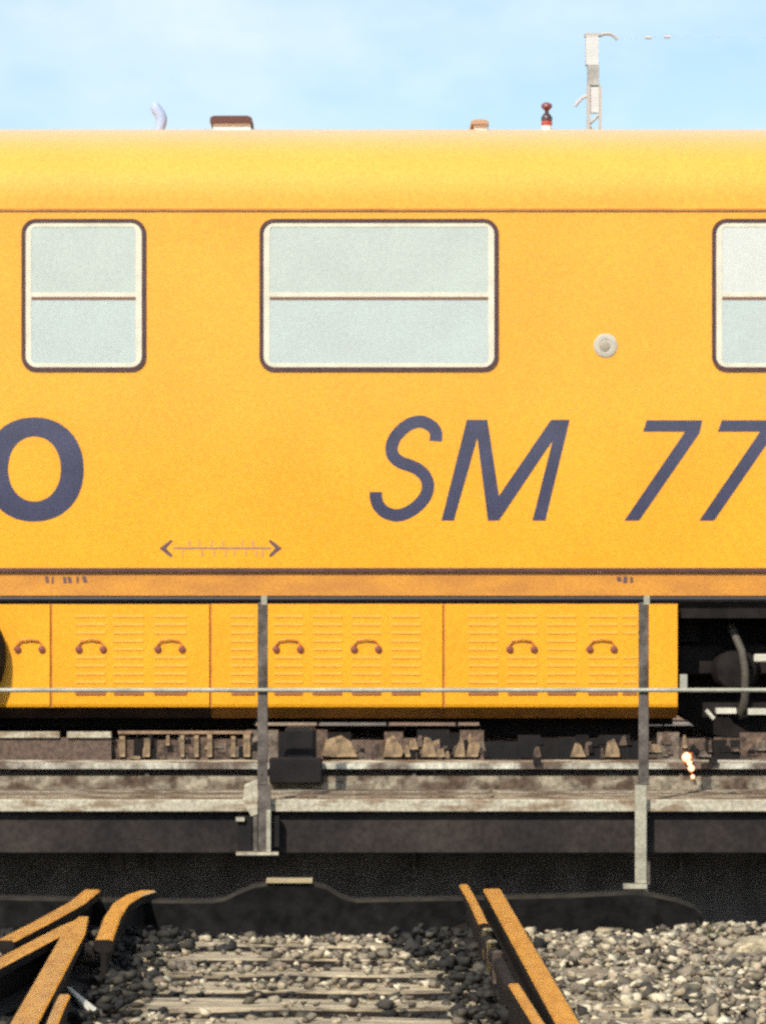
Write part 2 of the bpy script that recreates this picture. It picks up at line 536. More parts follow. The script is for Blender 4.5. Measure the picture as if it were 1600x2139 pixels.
def window(x0, x1, up, low):
    X0, X1, Z0, Z1 = cx(x0), cx(x1), cz(776), cz(457)
    k = SC
    o = rrect(X0, X1, Z0, Z1, 30 * k)
    i = rrect(X0 + 8.6 * k, X1 - 8.6 * k, Z0 + 8.6 * k, Z1 - 8.6 * k, 23 * k)
    win = MB().ring_y(o, i, SD - 0.011, SD - 0.0005).build('window', GASKET, coach, smooth=40)
    i0 = rrect(X0 + 8.8 * k, X1 - 8.8 * k, Z0 + 8.8 * k, Z1 - 8.8 * k, 22.8 * k)
    i2 = rrect(X0 + 21 * k, X1 - 21 * k, Z0 + 17 * k, Z1 - 17 * k, 8 * k)
    MB().ring_y(i0, i2, SD - 0.009, SD - 0.0005).build('window_frame', CREAM, win, smooth=40)
    xa, xb = X0 + 20.6 * k, X1 - 20.6 * k
    MB().box(xa, xb, SD - 0.006, SD - 0.0008, cz(617), Z1 - 16.6 * k).build('pane', up, win)
    MB().box(xa, xb, SD - 0.006, SD - 0.0008, Z0 + 16.6 * k, cz(627)).build('pane', low, win)
    MB().box(xa, xb, SD - 0.0085, SD - 0.0006, cz(626.4), cz(620.4)).build('glazing_bar', BARM, win)
    MB().box(xa, xb, SD - 0.0075, SD - 0.0005, cz(620.2), cz(611)).build('sash_rail', CREAM, win)
    return win


window(45, 305, PANE_U, PANE_L)
window(542, 1041, PANE_U, PANE_L)
window(1487, 1986, PANE_W, PANE_L)
window(-480, -220, PANE_U, PANE_L)
window(2250, 2510, PANE_U, PANE_L)

# round filler cap
cap = MB().lathe((cx(1265), SD - 0.0005, cz(722)), (0, -1, 0), [(0.078, 0), (0.076, 0.004), (0.066, 0.007), (0.044, 0.007), (0.042, 0.003), (0.01, 0.003)], 28).build('filler_cap', CAPM, coach, smooth=40)
MB().lathe((cx(1263), SD - 0.0036, cz(723)), (0, -1, 0), [(0.034, 0), (0.034, 0.004), (0.024, 0.007)], 16).build('knob', CAPK, cap, smooth=40)


# lettering, painted on (1.5 mm of film)
def flat(name, polys, m, parent, d=SD, th=0.0016):
    b = MB()
    for p in polys:
        b.prism_y([((x - 800) * d / FPX, EYE - (y - 1120) * d / FPX) for x, y in p], d - th, d - 0.0003)
    return b.build(name, m, parent)


def ribbon(pts, wd, sub=4):
    """a pen stroke along pts as quads in pixel units (Catmull-Rom smoothed)"""
    P = [Vector(p) for p in pts]
    P = [P[0] * 2 - P[1]] + P + [P[-1] * 2 - P[-2]]
    q = []
    for i in range(1, len(P) - 2):
        for s in range(sub):
            t = s / sub
            a, b, c, d = P[i - 1], P[i], P[i + 1], P[i + 2]
            q.append(0.5 * ((2 * b) + (c - a) * t + (2 * a - 5 * b + 4 * c - d) * t * t + (3 * b - a - 3 * c + d) * t ** 3))
    q.append(P[-2])
    L, Rr = [], []
    for i, p in enumerate(q):
        t = (q[min(i + 1, len(q) - 1)] - q[max(i - 1, 0)]).normalized()
        nn = Vector((-t.y, t.x))
        L.append(p + nn * wd / 2)
        Rr.append(p - nn * wd / 2)
    return L, Rr


def ribbon_obj(name, pts, wd, m, parent, sub=4):
    L, Rr = ribbon(pts, wd, sub)
    n = len(L)
    vs = []
    for y in (SD - 0.0016, SD - 0.0003):
        vs += [(cx(p.x), y, cz(p.y)) for p in L] + [(cx(p.x), y, cz(p.y)) for p in Rr]
    fs = []
    for i in range(n - 1):
        fs += [(i, i + 1, n + i + 1, n + i), (2 * n + i, 3 * n + i, 3 * n + i + 1, 2 * n + i + 1), (i, 2 * n + i, 2 * n + i + 1, i + 1), (n + i, n + i + 1, 3 * n + i + 1, 3 * n + i)]
    fs += [(0, n, 3 * n, 2 * n), (n - 1, 3 * n - 1, 4 * n - 1, 2 * n - 1)]
    return MB().add(vs, fs).build(name, m, parent)


ribbon_obj('letter', [(910, 922), (910.5, 905), (904, 893), (890, 884), (875, 881), (856, 886), (838, 899), (824, 916), (818, 935), (821, 952), (835, 965), (854, 972), (872, 980),
                      (887, 994), (894, 1013), (889, 1036), (872, 1057), (850, 1071.5), (828, 1077), (806, 1071), (791, 1057), (785.5, 1042), (785, 1028)], 26, LETTER, coach)
mo = [(922, 1088), (975, 877), (1018, 877), (1042, 1036), (1151, 877), (1190, 877), (1139, 1088), (1112, 1088), (1154, 921), (1042, 1088), (1019, 1088), (997, 915), (948, 1088)]


def polygon_obj(name, outline, m, parent, d=SD, th=0.0016):
    """concave outline with thickness, tessellated"""
    from mathutils.geometry import tessellate_polygon
    pts = [Vector(((x - 800) * d / FPX, EYE - (y - 1120) * d / FPX, 0)) for x, y in outline]
    tris = tessellate_polygon([pts])
    n = len(pts)
    vs = [(p.x, d - th, p.y) for p in pts] + [(p.x, d - 0.0003, p.y) for p in pts]
    fs = [tuple(t) for t in tris] + [tuple(i + n for i in t[::-1]) for t in tris] + [(i, (i + 1) % n, (i + 1) % n + n, i + n) for i in range(n)]
    return MB().add(vs, fs).build(name, m, parent)


polygon_obj('letter', mo, LETTER, coach)
sv = [(1351, 878), (1467, 878), (1461, 905), (1335, 1088), (1304, 1088), (1431, 902), (1343, 902)]
polygon_obj('letter', sv, LETTER, coach)
polygon_obj('letter', [(x + 156.5, y) for x, y in sv], LETTER, coach)


def sup(cx_, cy_, rx, ry, e, n=56):
    pts = []
    for k in range(n):
        a = 2 * math.pi * k / n
        c, s = math.cos(a), math.sin(a)
        pts.append((cx(cx_ + rx * math.copysign(abs(c) ** (2 / e), c)), cz(cy_ - ry * math.copysign(abs(s) ** (2 / e), s))))
    return pts


MB().ring_y(sup(71, 981, 104, 109, 2.15), sup(72, 980, 55, 68, 2.1), SD - 0.0016, SD - 0.0003).build('letter', LETTER, coach)

# double arrow stencil with its worn, unreadable ticks
arrow = flat('arrow_stencil', [[(362, 1143.6), (566, 1143.6), (566, 1147.4), (362, 1147.4)]], MARK, coach)
polygon_obj('arrow_head', [(333, 1146), (357, 1128), (361, 1131), (347, 1146), (361, 1161), (357, 1165)], MARKD, arrow)
polygon_obj('arrow_head', [(589, 1146), (565, 1128), (561, 1131), (575, 1146), (561, 1161), (565, 1165)], MARKD, arrow)
tk = []
for x, up in ((380, 0), (394, 1), (415, 1), (420, 0), (441, 1), (446, 0), (464, 1), (470, 0), (488, 0), (505, 1), (512, 0), (526, 1), (533, 0), (546, 0)):
    wd = random.uniform(3, 5)
    a, b = (1129, 1141) if up else (1150, 1164 - random.uniform(0, 4))
    tk.append([(x, a), (x + wd, a), (x + wd, b), (x, b)])
tag(flat('stencil_ticks', tk, mat('ghost_stencil_print', (0.54, 0.27, 0.10), 0.5), arrow), kind='stuff')
rs = random.Random(3)


def scribble(x0, x1, y0, y1, n):
    tk = []
    for i in range(n):
        x = x0 + (x1 - x0) * (i + rs.uniform(0, 0.5)) / n
        wd = rs.uniform(4, 9)
        a = y0 + rs.uniform(0, 3)
        b = y1 - rs.uniform(0, 5)
        s = rs.uniform(-3, 5)
        tk.append([(x, a), (x + wd, a), (x + wd + s, b), (x + s, b)])
    tag(flat('worn_stencil', tk, MARKD, coach, d=SD - 0.0065, th=0.0012), kind='stuff')


scribble(92, 186, 1203, 1221, 6)
scribble(1284, 1322, 1204, 1219, 3)

# equipment boxes hung under the sole bar: doors with louvres, handles, hinges
DB = SD + 0.012
BOXSHADE = mat('box_shade_underside', (0.085, 0.05, 0.03), 0.8, 0, 0.2, noise=0.5, nscale=7)
OCHRE = mat('box_ochre_tone', (0.62, 0.25, 0.035), 0.6, noise=0.35, nscale=6)
for xa_, xb_, mm_ in ((-900, 107, BOXSHADE), (107, 440, BOXSHADE), (440, 927, OCHRE), (927, 1417, OCHRE)):  # under-box shade is put into the box colours, darker at left
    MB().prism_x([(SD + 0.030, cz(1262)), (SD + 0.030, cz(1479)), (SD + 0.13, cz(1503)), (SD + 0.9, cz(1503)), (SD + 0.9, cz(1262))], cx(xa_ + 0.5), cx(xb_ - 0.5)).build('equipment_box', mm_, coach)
for xs in (107, 440, 927):
    MB().box(cx(xs - 6), cx(xs + 6), DB + 0.0165, DB + 0.0175, cz(1479), cz(1263)).build('door_seam', OCHRE, coach)
MB().box(cx(-900), cx(1417), SD + 0.1, SD + 2.6, cz(1261), cz(1246)).build('box_hanger', UNDER, coach)

lv_me = None


def louvre(x0, x1, y, parent):
    d = DB
    b = MB()
    zc = EYE - (y - 1120) * d / FPX
    X0, X1 = (x0 - 800) * d / FPX, (x1 - 800) * d / FPX
    b.prism_x([(d - 0.0003, zc + 0.010), (d - 0.0025, zc + 0.009), (d - 0.0045, zc - 0.008), (d - 0.0003, zc - 0.010)], X0, X1)
    return b.build('louvre', LOUV, parent)


def handle(xc, parent):
    b = MB()
    z = EYE - (1357 - 1120) * DB / FPX
    zt = EYE - (1337 - 1120) * DB / FPX
    X = (xc - 800) * DB / FPX
    for s in (-1, 1):
        b.lathe((X + s * 0.078, DB - 0.0003, z), (0, -1, 0), [(0.024, 0), (0.022, 0.012), (0.012, 0.016)], 10, 0)
    b.tube([(X - 0.085, DB - 0.012, z + 0.02), (X - 0.06, DB - 0.017, zt - 0.005), (X, DB - 0.018, zt + 0.004), (X + 0.06, DB - 0.017, zt - 0.005), (X + 0.085, DB - 0.012, z + 0.02)], 0.0062, 6, 1)
    return b.build('handle', [CUP, mat('handle_bar_orange', (0.66, 0.23, 0.04), 0.5) if 'handle_bar_orange' not in bpy.data.materials else bpy.data.materials['handle_bar_orange']], parent, smooth=40)


def door(x0, x1, cols, handles):
    zt, zb = EYE - (1263 - 1120) * DB / FPX, EYE - (1478 - 1120) * DB / FPX
    k = DB / FPX
    X0, X1 = (x0 + 3.0 - 800) * k, (x1 - 3.0 - 800) * k
    b = MB().prism_x([(DB, zt), (DB, zb + 0.02), (DB + 0.006, zb), (DB + 0.016, zb), (DB + 0.016, zt)], X0, X1)
    dr = b.build('equipment_door', YELLOW, coach)
    for hx in handles:
        handle(hx, dr)
    for c0, c1 in cols:
        first = None
        for r in range(9):
            y = 1288 + r * 17.2
            if any(hx - 44 < c1 and hx + 44 > c0 for hx in handles) and 1328 < y < 1368:
                continue
            j = rs.uniform(-2, 2)
            if first is None:
                first = (louvre(c0 + j, c1, y, dr), y)
            else:
                dup(first[0], (0, 0, -(y - first[1]) * k), None)
        z = EYE - (1449 - 1120) * k
        hb = MB().box((c0 - 800) * k, (c1 - 800) * k, DB - 0.008, DB - 0.0003, z - 0.009, z + 0.007)
        hb.build('hinge', mat('hinge_rust', (0.34, 0.12, 0.04), 0.6) if 'hinge_rust' not in bpy.data.materials else bpy.data.materials['hinge_rust'], dr)
    return dr


door(-600, 107, [(-200, -140)], [-95, 62])
door(107, 440, [(157, 220), (238, 300), (322, 390)], [190, 355])
door(440, 927, [(484, 532), (573, 632), (653, 714), (735, 796), (818, 878)], [602, 765])
door(927, 1418, [(978, 1040), (1061, 1122), (1143, 1203), (1228, 1290), (1300, 1330)], [1090, 1257])

# black rounded drum in front of the left box, mostly outside the picture
MB().lathe((cx(-122), SD - 0.02, cz(1372)), (0, -1, 0), [(0.415, -0.03), (0.415, 0.06), (0.39, 0.11), (0.25, 0.16), (0.02, 0.18)], 36).build('air_drum', UNDER, coach, smooth=40)
MB().box(-12.6, 7.2, SD + 0.95, SD + 2.3, 0.34, cz(1262)).build('underframe', UNDER, coach)
MB().box(cx(1420), 7.2, SD + 0.08, SD + 2.74, 0.80, cz(1246.5)).build('floor_beam', BOGIE, coach)


for xa_, xb_, zz in ((-9.0, cx(525), 0.075), (cx(525.5), cx(1008), 0.105), (cx(1008.5), cx(1345), 0.015), (cx(1345.5), 1.9, 0.09)):  # dark boxes added to darken the gap under the coach
    MB().box(xa_, xb_, SD + 0.5, SD + 0.93, zz, 0.33).build('dark_infill', UNDER, coach)


def bogie(xc):
    f = MB()
    f.box(xc - 1.75, xc + 1.75, SD + 0.38, SD + 0.50, 0.42, 0.62)
    f.box(xc - 1.75, xc + 1.75, SD + 2.32, SD + 2.44, 0.42, 0.62)
    f.box(xc - 0.35, xc + 0.35, SD + 0.38, SD + 2.44, 0.40, 0.70)
    bg_ = f.build('bogie', BOGIE, coach, bevel=0.015)
    for s in (-1, 1):
        x = xc + s * 1.25
        for yy, sg in ((SD + 0.62, 1), (SD + 2.06, 1)):
            wl = MB().lathe((x, yy, 0.462), (0, 1, 0), [(0.46, 0.0), (0.46, 0.12), (0.40, 0.125), (0.36, 0.09), (0.12, 0.08), (0.10, 0.13), (0.02, 0.13)], 40)
            wl.build('wheel', BOGIE, bg_, smooth=35)
        MB().tube([(x, SD + 0.55, 0.46), (x, SD + 2.28, 0.46)], 0.08, 12).build('axle', BOGIE, bg_, smooth=40)
        MB().lathe((x, SD + 0.36, 0.46), (0, -1, 0), [(0.16, -0.16), (0.16, 0.0), (0.13, 0.05), (0.10, 0.06)], 16).build('axle_box', BOGIE, bg_, smooth=40)
        for dx in (-0.32, 0.32):
            sp = []
            for k in range(60):
                a = k * 0.72
                sp.append((x + dx + 0.085 * math.cos(a), SD + 0.44 + 0.085 * math.sin(a), 0.63 + 0.2 * k / 60))
            MB().tube(sp, 0.016, 6).build('spring', BOGIE, bg_, smooth=60)
    return bg_


bogie(3.55)
bogie(-9.0)
# pale fittings in the gap in front of the bogie
k = (SD + 0.2) / FPX


def fx(x):
    return (x - 800) * k


def fz(y):
    return EYE - (y - 1120) * k


MB().box(fx(1574), fx(1680), SD + 0.16, SD + 0.20, fz(1384), fz(1367)).build('brake_lever', PALE, coach, bevel=0.008)
MB().box(fx(1495), fx(1537), SD + 0.16, SD + 0.26, fz(1491), fz(1480)).build('step_plate', PALE, coach)
MB().box(fx(1562), fx(1680), SD + 0.16, SD + 0.26, fz(1493), fz(1481)).build('step_plate', PALE, coach)
MB().box(fx(1470), fx(1700), SD + 0.262, SD + 0.33, fz(1500), fz(1470)).build('step_bracket', BOGIE, coach)
MB().tube([(fx(1474), SD + 0.17, fz(1484)), (fx(1490), SD + 0.17, fz(1502))], 0.014, 8).build('step_stay', PALE, coach)
MB().tube([(fx(1530), SD + 0.3, fz(1310)), (fx(1537), SD + 0.22, fz(1330)), (fx(1549), SD + 0.18, fz(1360)), (fx(1556), SD + 0.18, fz(1400)), (fx(1556), SD + 0.2, fz(1462)), (fx(1548), SD + 0.3, fz(1500))], 0.026, 8).build('brake_hose', HOSE, coach, smooth=60)
MB().box(fx(1432), fx(1452), SD + 0.15, SD + 0.2, fz(1276), fz(1268)).build('pipe_clip', PALE, coach)

# things on the roof
YR = SD + 0.75


def rxz(x, y, d=YR):
    return ((x - 800) * d / FPX, EYE - (y - 1120) * d / FPX)


def roof_vent(x0, x1, y0, ylid, lid, name='roof_vent'):
    (xa, zt), (xb, zl) = rxz(x0, y0), rxz(x1, ylid)
    b = MB().box(xa + 0.02, xb - 0.01, YR, YR + 0.35, 3.93, zl).build(name, WHITE, coach)
    MB().prism_y([(xa, zl + 0.001), (xb, zl + 0.001), (xb, zt - 0.012), (xb - 0.025, zt), (xa + 0.025, zt), (xa, zt - 0.012)], YR - 0.03, YR + 0.38).build('vent_lid', lid, b)


roof_vent(439, 526, 242, 257, VENTB)
roof_vent(984, 1021, 250, 260, VENTL)
x_, z_ = rxz(1142, 262)
iz = MB().lathe((x_, YR, 3.93), (0, 0, 1), [(0.032, 0), (0.032, z_ - 3.93)], 14).build('roof_insulator', WHITE, coach, smooth=40)
MB().lathe((x_, YR, z_), (0, 0, 1), [(0.034, 0), (0.038, 0.012), (0.034, 0.030)], 14).build('insulator_base', REDC, iz, smooth=40)
MB().lathe((x_, YR, z_ + 0.0305), (0, 0, 1), [(0.036, 0), (0.038, 0.022), (0.026, 0.042), (0.014, 0.052), (0.014, 0.075)], 14).build('insulator_shed', DARKC, iz, smooth=40)
MB().lathe((x_, YR, z_ + 0.1055), (0, 0, 1), [(0.022, 0), (0.038, 0.018), (0.034, 0.036), (0.014, 0.048)], 14).build('insulator_cap', mat('insulator_maroon', (0.20, 0.06, 0.07), 0.4), iz, smooth=40)
pts = [rxz(331, 285), rxz(331, 266), rxz(335, 254), rxz(336, 244), rxz(332, 234), rxz(326, 226), rxz(322, 218), rxz(321, 211)]
MB().tube([(x, YR + 0.1, z) for x, z in pts], [0.032, 0.034, 0.036, 0.037, 0.036, 0.036, 0.034, 0.022], 10).build('roof_cowl', LAV, coach, smooth=60)
coach_dot = rxz(2, 214)

# ------------------------------------------------------------------ turntable bridge
br = thing('turntable_bridge', (PIV[0], PIV[1], PZ), 'dark steel turntable bridge with grey walkway and railing under the coach', 'turntable bridge')
BX0, BX1 = PIV[0] - 11.15, PIV[0] + 11.15
GY = 23.55
zf = EYE - (1602 - 1120) * 23.4 / FPX


def girder(y0, sgn):
    gd = MB()
    # web with a fish belly
    pts = [(BX0, -0.114), (BX1, -0.114), (BX1, -0.75), (PIV[0] + 4.5, -1.36), (PIV[0] - 4.5, -1.36), (BX0, -0.75)]
    gd.prism_y(pts, y0, y0 + 0.03)
    o = gd.build('girder', BRIDGE, br)
    fl_ = MB().box(BX0, BX1, y0 - 0.16, y0 + 0.19, -0.113, -0.078).build('girder_flange', FLANGE, o)
    n = 14
    for i in range(n):
        x = BX0 + 0.4 + (BX1 - BX0 - 0.8) * i / (n - 1)
        MB().box(x - 0.012, x + 0.012, y0 - 0.12, y0 - 0.001, -0.75, -0.141).build('stiffener', BRIDGE, o)
    return o


girder(GY, 1)
girder(27.87, -1)
# cross timbers, rails
nb = 34
t0 = MB().box(BX0 + 0.1, BX0 + 0.36, 24.05, 27.35, -0.29, -0.155).build('bridge_timber', TIMBER, br, bevel=0.008)
for i in range(1, nb):
    dup(t0, ((BX1 - BX0 - 0.46) * i / (nb - 1), 0, 0))


def rail_prof(top=0.0, h=0.15, wd=0.07):
    w2 = wd / 2
    return [(-0.065, -h), (0.065, -h), (0.065, -h + 0.012), (0.009, -h + 0.03), (0.009, -0.045), (w2, -0.035), (w2, -0.006), (w2 - 0.006, 0.0), (-w2 + 0.006, 0.0), (-w2, -0.006), (-w2, -0.035), (-0.009, -0.045), (-0.009, -h + 0.03), (-0.065, -h + 0.012)]


def rail(name, path, parent, wd=0.07, top=0.0, h=0.15, mats=(STEEL, RSIDE), head=True, widths=None):
    """rail section swept along a path of (x, y) points"""
    pr = rail_prof(0, h, wd)
    n = len(pr)
    P = [Vector(p) for p in path]
    vs, fs, ms = [], [], []
    for i, p in enumerate(P):
        t = (P[min(i + 1, len(P) - 1)] - P[max(i - 1, 0)]).normalized()
        nn = Vector((t.y, -t.x))
        for u, z in pr:
            if widths:
                u = u * widths[i]
            vs.append((p.x + nn.x * u, p.y + nn.y * u, top + z))
    b = MB()
    for i in range(len(P) - 1):
        for k_ in range(n):
            a, c = i * n + k_, i * n + (k_ + 1) % n
            fs.append((a, c, c + n, a + n))
            ms.append(0 if (head and k_ in (6, 7, 8)) else 1)
    fs.append(list(range(n - 1, -1, -1)))
    ms.append(1)
    fs.append(list(range(len(vs) - n, len(vs))))
    ms.append(1)
    b.v, b.f, b.m = vs, [list(f) for f in fs], ms
    return b.build(name, list(mats), parent)


rail('bridge_rail', [(BX0 - 0.05, SD + 0.66), (BX1 + 0.05, SD + 0.66)], br, mats=(RUST, RUST))
rail('bridge_rail', [(BX0 - 0.05, SD + 2.16), (BX1 + 0.05, SD + 2.16)], br, mats=(RUST, RUST))
# walkway planks, outriggers, edge channel and dark fascia
zdk = -0.235
ED = 22.46
ys = np.linspace(ED + 0.055, GY - 0.165, 5)
for r in range(4):
    for s in range(6):
        L = (BX1 - BX0) / 6
        off = (0.35 * L if r % 2 else 0)
        xa, xb = BX0 + s * L + (off if s else 0), BX0 + (s + 1) * L + (off if s < 5 else 0)
        MB().box(xa + 0.004, xb - 0.004, ys[r] + 0.005, ys[r + 1] - 0.005, zdk - 0.045, zdk - rs.uniform(0, 0.012)).build('plank', DECK, br, bevel=0.004)
MB().box(BX0, BX1, GY - 0.163, GY - 0.13, zdk - 0.03, -0.158).build('kick_board', DECK, br)
ze1 = EYE - (1672 - 1120) * ED / FPX
ze0 = EYE - (1697 - 1120) * ED / FPX
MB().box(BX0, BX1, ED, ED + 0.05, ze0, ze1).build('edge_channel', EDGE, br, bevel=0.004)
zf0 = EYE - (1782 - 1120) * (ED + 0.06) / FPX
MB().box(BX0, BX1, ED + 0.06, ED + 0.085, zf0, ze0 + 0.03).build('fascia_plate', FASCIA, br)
for i in range(12):
    x = BX0 + 0.5 + (BX1 - BX0 - 1.0) * i / 11
    MB().prism_x([(ED + 0.09, -0.50), (ED + 0.09, zdk - 0.05), (GY - 0.13, zdk - 0.05), (GY - 0.13, -0.75)], x - 0.01, x + 0.01).build('outrigger', BRIDGE, br)
# far walkway
MB().box(BX0, BX1, 28.08, 29.0, zdk - 0.05, zdk).build('far_walkway', DECK, br)
MB().box(BX0, BX1, 29.001, 29.05, zdk - 0.4, zdk + 0.02).build('far_fascia', FASCIA, br)
# centre pivot and end carriages
MB().lathe((PIV[0], PIV[1], PZ), (0, 0, 1), [(0.9, 0), (0.85, 0.12), (0.4, 0.3), (0.35, 0.9)], 24).build('pivot_bearing', BRIDGE, br)
MB().box(PIV[0] - 0.9, PIV[0] + 0.9, 23.6, 27.86, -0.85, -0.55).build('cross_girder', BRIDGE, br)
for sx in (-1, 1):
    x = PIV[0] + sx * 10.4
    MB().box(x - 0.25, x + 0.25, 23.6, 27.86, -1.0, -0.6).build('end_carriage', BRIDGE, br)
    for yy in (24.2, 27.2):
        MB().lathe((x - 0.06, yy, PZ + 0.402), (1, 0, 0), [(0.4, 0), (0.4, 0.12)], 28).build('running_wheel', BRIDGE, br)

# railing: posts, black top rail, pale middle rail
RD = ED - 0.03
kr = RD / FPX


def rx(x):
    return (x - 800) * kr


def rz(y):
    return EYE - (y - 1120) * kr


def post(xc, ybot):
    b = MB()
    b.box(rx(xc - 10.5), rx(xc + 10.5), RD - 0.03, RD - 0.001, rz(1640), rz(1259), 0)
    o = b.build('railing_post', POST, br, bevel=0.004)
    return o


pl = post(549, 1785)
# left foot: a wide gusset over the edge, twin flats and a base angle
MB().prism_y([(rx(511), rz(1640)), (rx(538), rz(1628)), (rx(538), rz(1702)), (rx(524), rz(1706)), (rx(508), rz(1672))], RD - 0.012, RD - 0.001).build('post_gusset', EDGE, pl)
MB().box(rx(540), rx(566), RD - 0.028, RD - 0.001, rz(1779), rz(1640.5)).build('post_foot', POST, pl)
MB().box(rx(557), rx(566), RD - 0.045, RD - 0.0285, rz(1779), rz(1692)).build('foot_flat', POSTP, pl)
MB().box(rx(529), rx(538), RD - 0.035, RD - 0.001, rz(1779), rz(1706)).build('foot_flat', POST, pl)
MB().box(rx(497), rx(526), RD - 0.001, RD + 0.05, rz(1778), rz(1706)).build('foot_block', UNDER, pl)
MB().box(rx(568), rx(583), RD - 0.001, RD + 0.05, rz(1770), rz(1706)).build('foot_block', UNDER, pl)
MB().box(rx(494), rx(582), RD - 0.06, RD - 0.0, rz(1786), rz(1780)).build('foot_angle', EDGE, pl)
MB().box(rx(493), rx(511), RD - 0.03, RD - 0.001, rz(1716), rz(1708)).build('foot_bolt', POSTP, pl)
pr_ = post(1344, 1850)
MB().box(rx(1326), rx(1350), RD - 0.03, RD - 0.001, rz(1846), rz(1640.5)).build('post_foot', POSTP, pr_, bevel=0.003)
MB().box(rx(1350.2), rx(1357), RD - 0.02, RD - 0.002, rz(1848), rz(1800)).build('foot_flat', POST, pr_)
MB().box(rx(1301), rx(1350), RD - 0.06, RD - 0.001, rz(1856), rz(1846.5)).build('foot_angle', POSTP, pr_)
MB().tube([(rx(1345), RD - 0.02, rz(1856)), (rx(1352), RD - 0.02, rz(1868)), (rx(1366), RD - 0.02, rz(1878))], 0.014, 8).build('foot_hook', POSTP, pr_)
step = rx(1344) - rx(549)
for nn in (-4, -3, -2, -1, 2, 3, 4, 5):
    if BX0 + 0.3 < rx(549) + nn * step < BX1 - 0.3:
        dup(pl, (nn * step, 0, 0))
ra, rb = BX0 + 0.3, BX1 - 0.3
MB().tube([(ra, RD - 0.016, rz(1252)), (rb, RD - 0.016, rz(1252))], 0.0165, 10).build('handrail', RAILD, br, smooth=60)
MB().tube([(ra, RD - 0.042, rz(1442)), (rb, RD - 0.042, rz(1442))], 0.0125, 8).build('middle_rail', RAILP, br, smooth=60)
MB().box(rx(1419), rx(1434), RD - 0.05, RD - 0.03, rz(1440), rz(1409)).build('rail_clamp', RAILP, br)
for xc in (551, 1349):
    MB().box(rx(xc - 5), rx(xc + 7), RD - 0.036, RD - 0.031, rz(1264), rz(1245)).build('rail_fitting', POSTP, br)

# clutter along the girder
CD = 23.9
kc = CD / FPX


def qx(x):
    return (x - 800) * kc


def qz(y):
    return EYE - (y - 1120) * kc


for x0, x1 in ((-900, 124), (140, 232)):
    MB().box(qx(x0), qx(x1), CD, CD + 0.05, qz(1542), qz(1530)).build('cable_duct', EDGE, br)
MB().box(qx(-900), qx(232), CD + 0.02, CD + 0.04, qz(1590), qz(1542.3)).build('duct_plate', TIMBER, br)
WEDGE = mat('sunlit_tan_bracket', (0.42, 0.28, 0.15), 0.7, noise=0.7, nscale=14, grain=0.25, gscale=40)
for p in ([(672, 1583), (680, 1548), (712, 1538), (734, 1552), (746, 1583)], [(800, 1583), (808, 1546), (822, 1538), (838, 1560), (848, 1583)], [(838.5, 1583), (848.5, 1558), (852, 1556), (858, 1583)],
          [(880, 1583), (887, 1541), (900, 1545), (913, 1583)], [(948, 1583), (962, 1542), (968, 1545), (972, 1583)], [(974, 1583), (981, 1548), (988, 1543), (1004, 1560), (998, 1583)],
          [(1192, 1583), (1203, 1553), (1214, 1558), (1225, 1583)], [(1264, 1583), (1270, 1552), (1284, 1545), (1294, 1568), (1296, 1583)]):
    MB().prism_y([(qx(a), qz(b)) for a, b in p], CD + 0.05, CD + 0.075).build('tan_bracket', WEDGE, br)
for x0, x1, y0, y1 in ((248, 260, 1540, 1583), (300, 312, 1545, 1583), (376, 384, 1538, 1583), (405, 414, 1538, 1583), (432, 442, 1536, 1583), (482, 491, 1540, 1583), (508, 522, 1536, 1583)):
    MB().box(qx(x0), qx(x1), CD + 0.05, CD + 0.075, qz(y1), qz(y0)).build('tan_bracket', WEDGE, br)
MB().box(qx(245), qx(525), CD + 0.051, CD + 0.074, qz(1535), qz(1529)).build('bracket_rail', mat('bracket_rail_tan', (0.32, 0.20, 0.12), 0.8, noise=0.4, nscale=14), br)
xs_ = 235.0
MIX = [RUST, RUST, TIMBER, UNDER, BOGIE, mat('grey_brown_casting', (0.22, 0.165, 0.12), 0.85, noise=0.7, nscale=14, grain=0.4, gscale=40)]
while xs_ < 1700:
    wd_ = rs.uniform(18, 80)
    dark = 1010 < xs_ < 1335
    top_ = rs.uniform(1538, 1556) if dark else rs.uniform(1527, 1550)
    MB().box(qx(xs_), qx(xs_ + wd_ - 0.6), CD + 0.0765, CD + 0.10 + rs.uniform(0, 0.03), qz(1592), qz(top_)).build('chair_plate', MIX[3 if dark and rs.random() < 0.5 else rs.randrange(6)], br)
    xs_ += wd_
shades = [RUST, TIMBER, WEDGE, UNDER, MIX[5], BOGIE]
for i in range(110):
    xa_ = rs.uniform(240, 1660)
    if 560 < xa_ < 690:
        continue
    wd_, hh = rs.uniform(6, 24), rs.uniform(6, 28)
    yb_ = rs.uniform(1556, 1588)
    MB().prism_y([(qx(xa_), qz(yb_)), (qx(xa_ + wd_), qz(yb_)), (qx(xa_ + wd_ * rs.uniform(0.6, 1)), qz(yb_ - hh)), (qx(xa_ + wd_ * rs.uniform(0, 0.4)), qz(yb_ - hh * rs.uniform(0.7, 1)))],
                 CD + 0.0762 - 0.0002 * i, CD + 0.0765).build('fixing_lug', shades[rs.randrange(6)], br)
mh = MB().box(qx(598), qx(662), 23.42, 23.76, qz(1588), qz(1514)).build('motor_housing', UNDER, br, bevel=0.02)
MB().box(qx(568), qx(676), 23.30, 23.385, -0.20, -0.04).build('motor_bracket', UNDER, mh, bevel=0.01)
for xx in (1115, 1475):
    MB().box(qx(xx - 8), qx(xx + 8), 23.36, 23.42, -0.081, -0.04).build('girder_lug', UNDER, br)

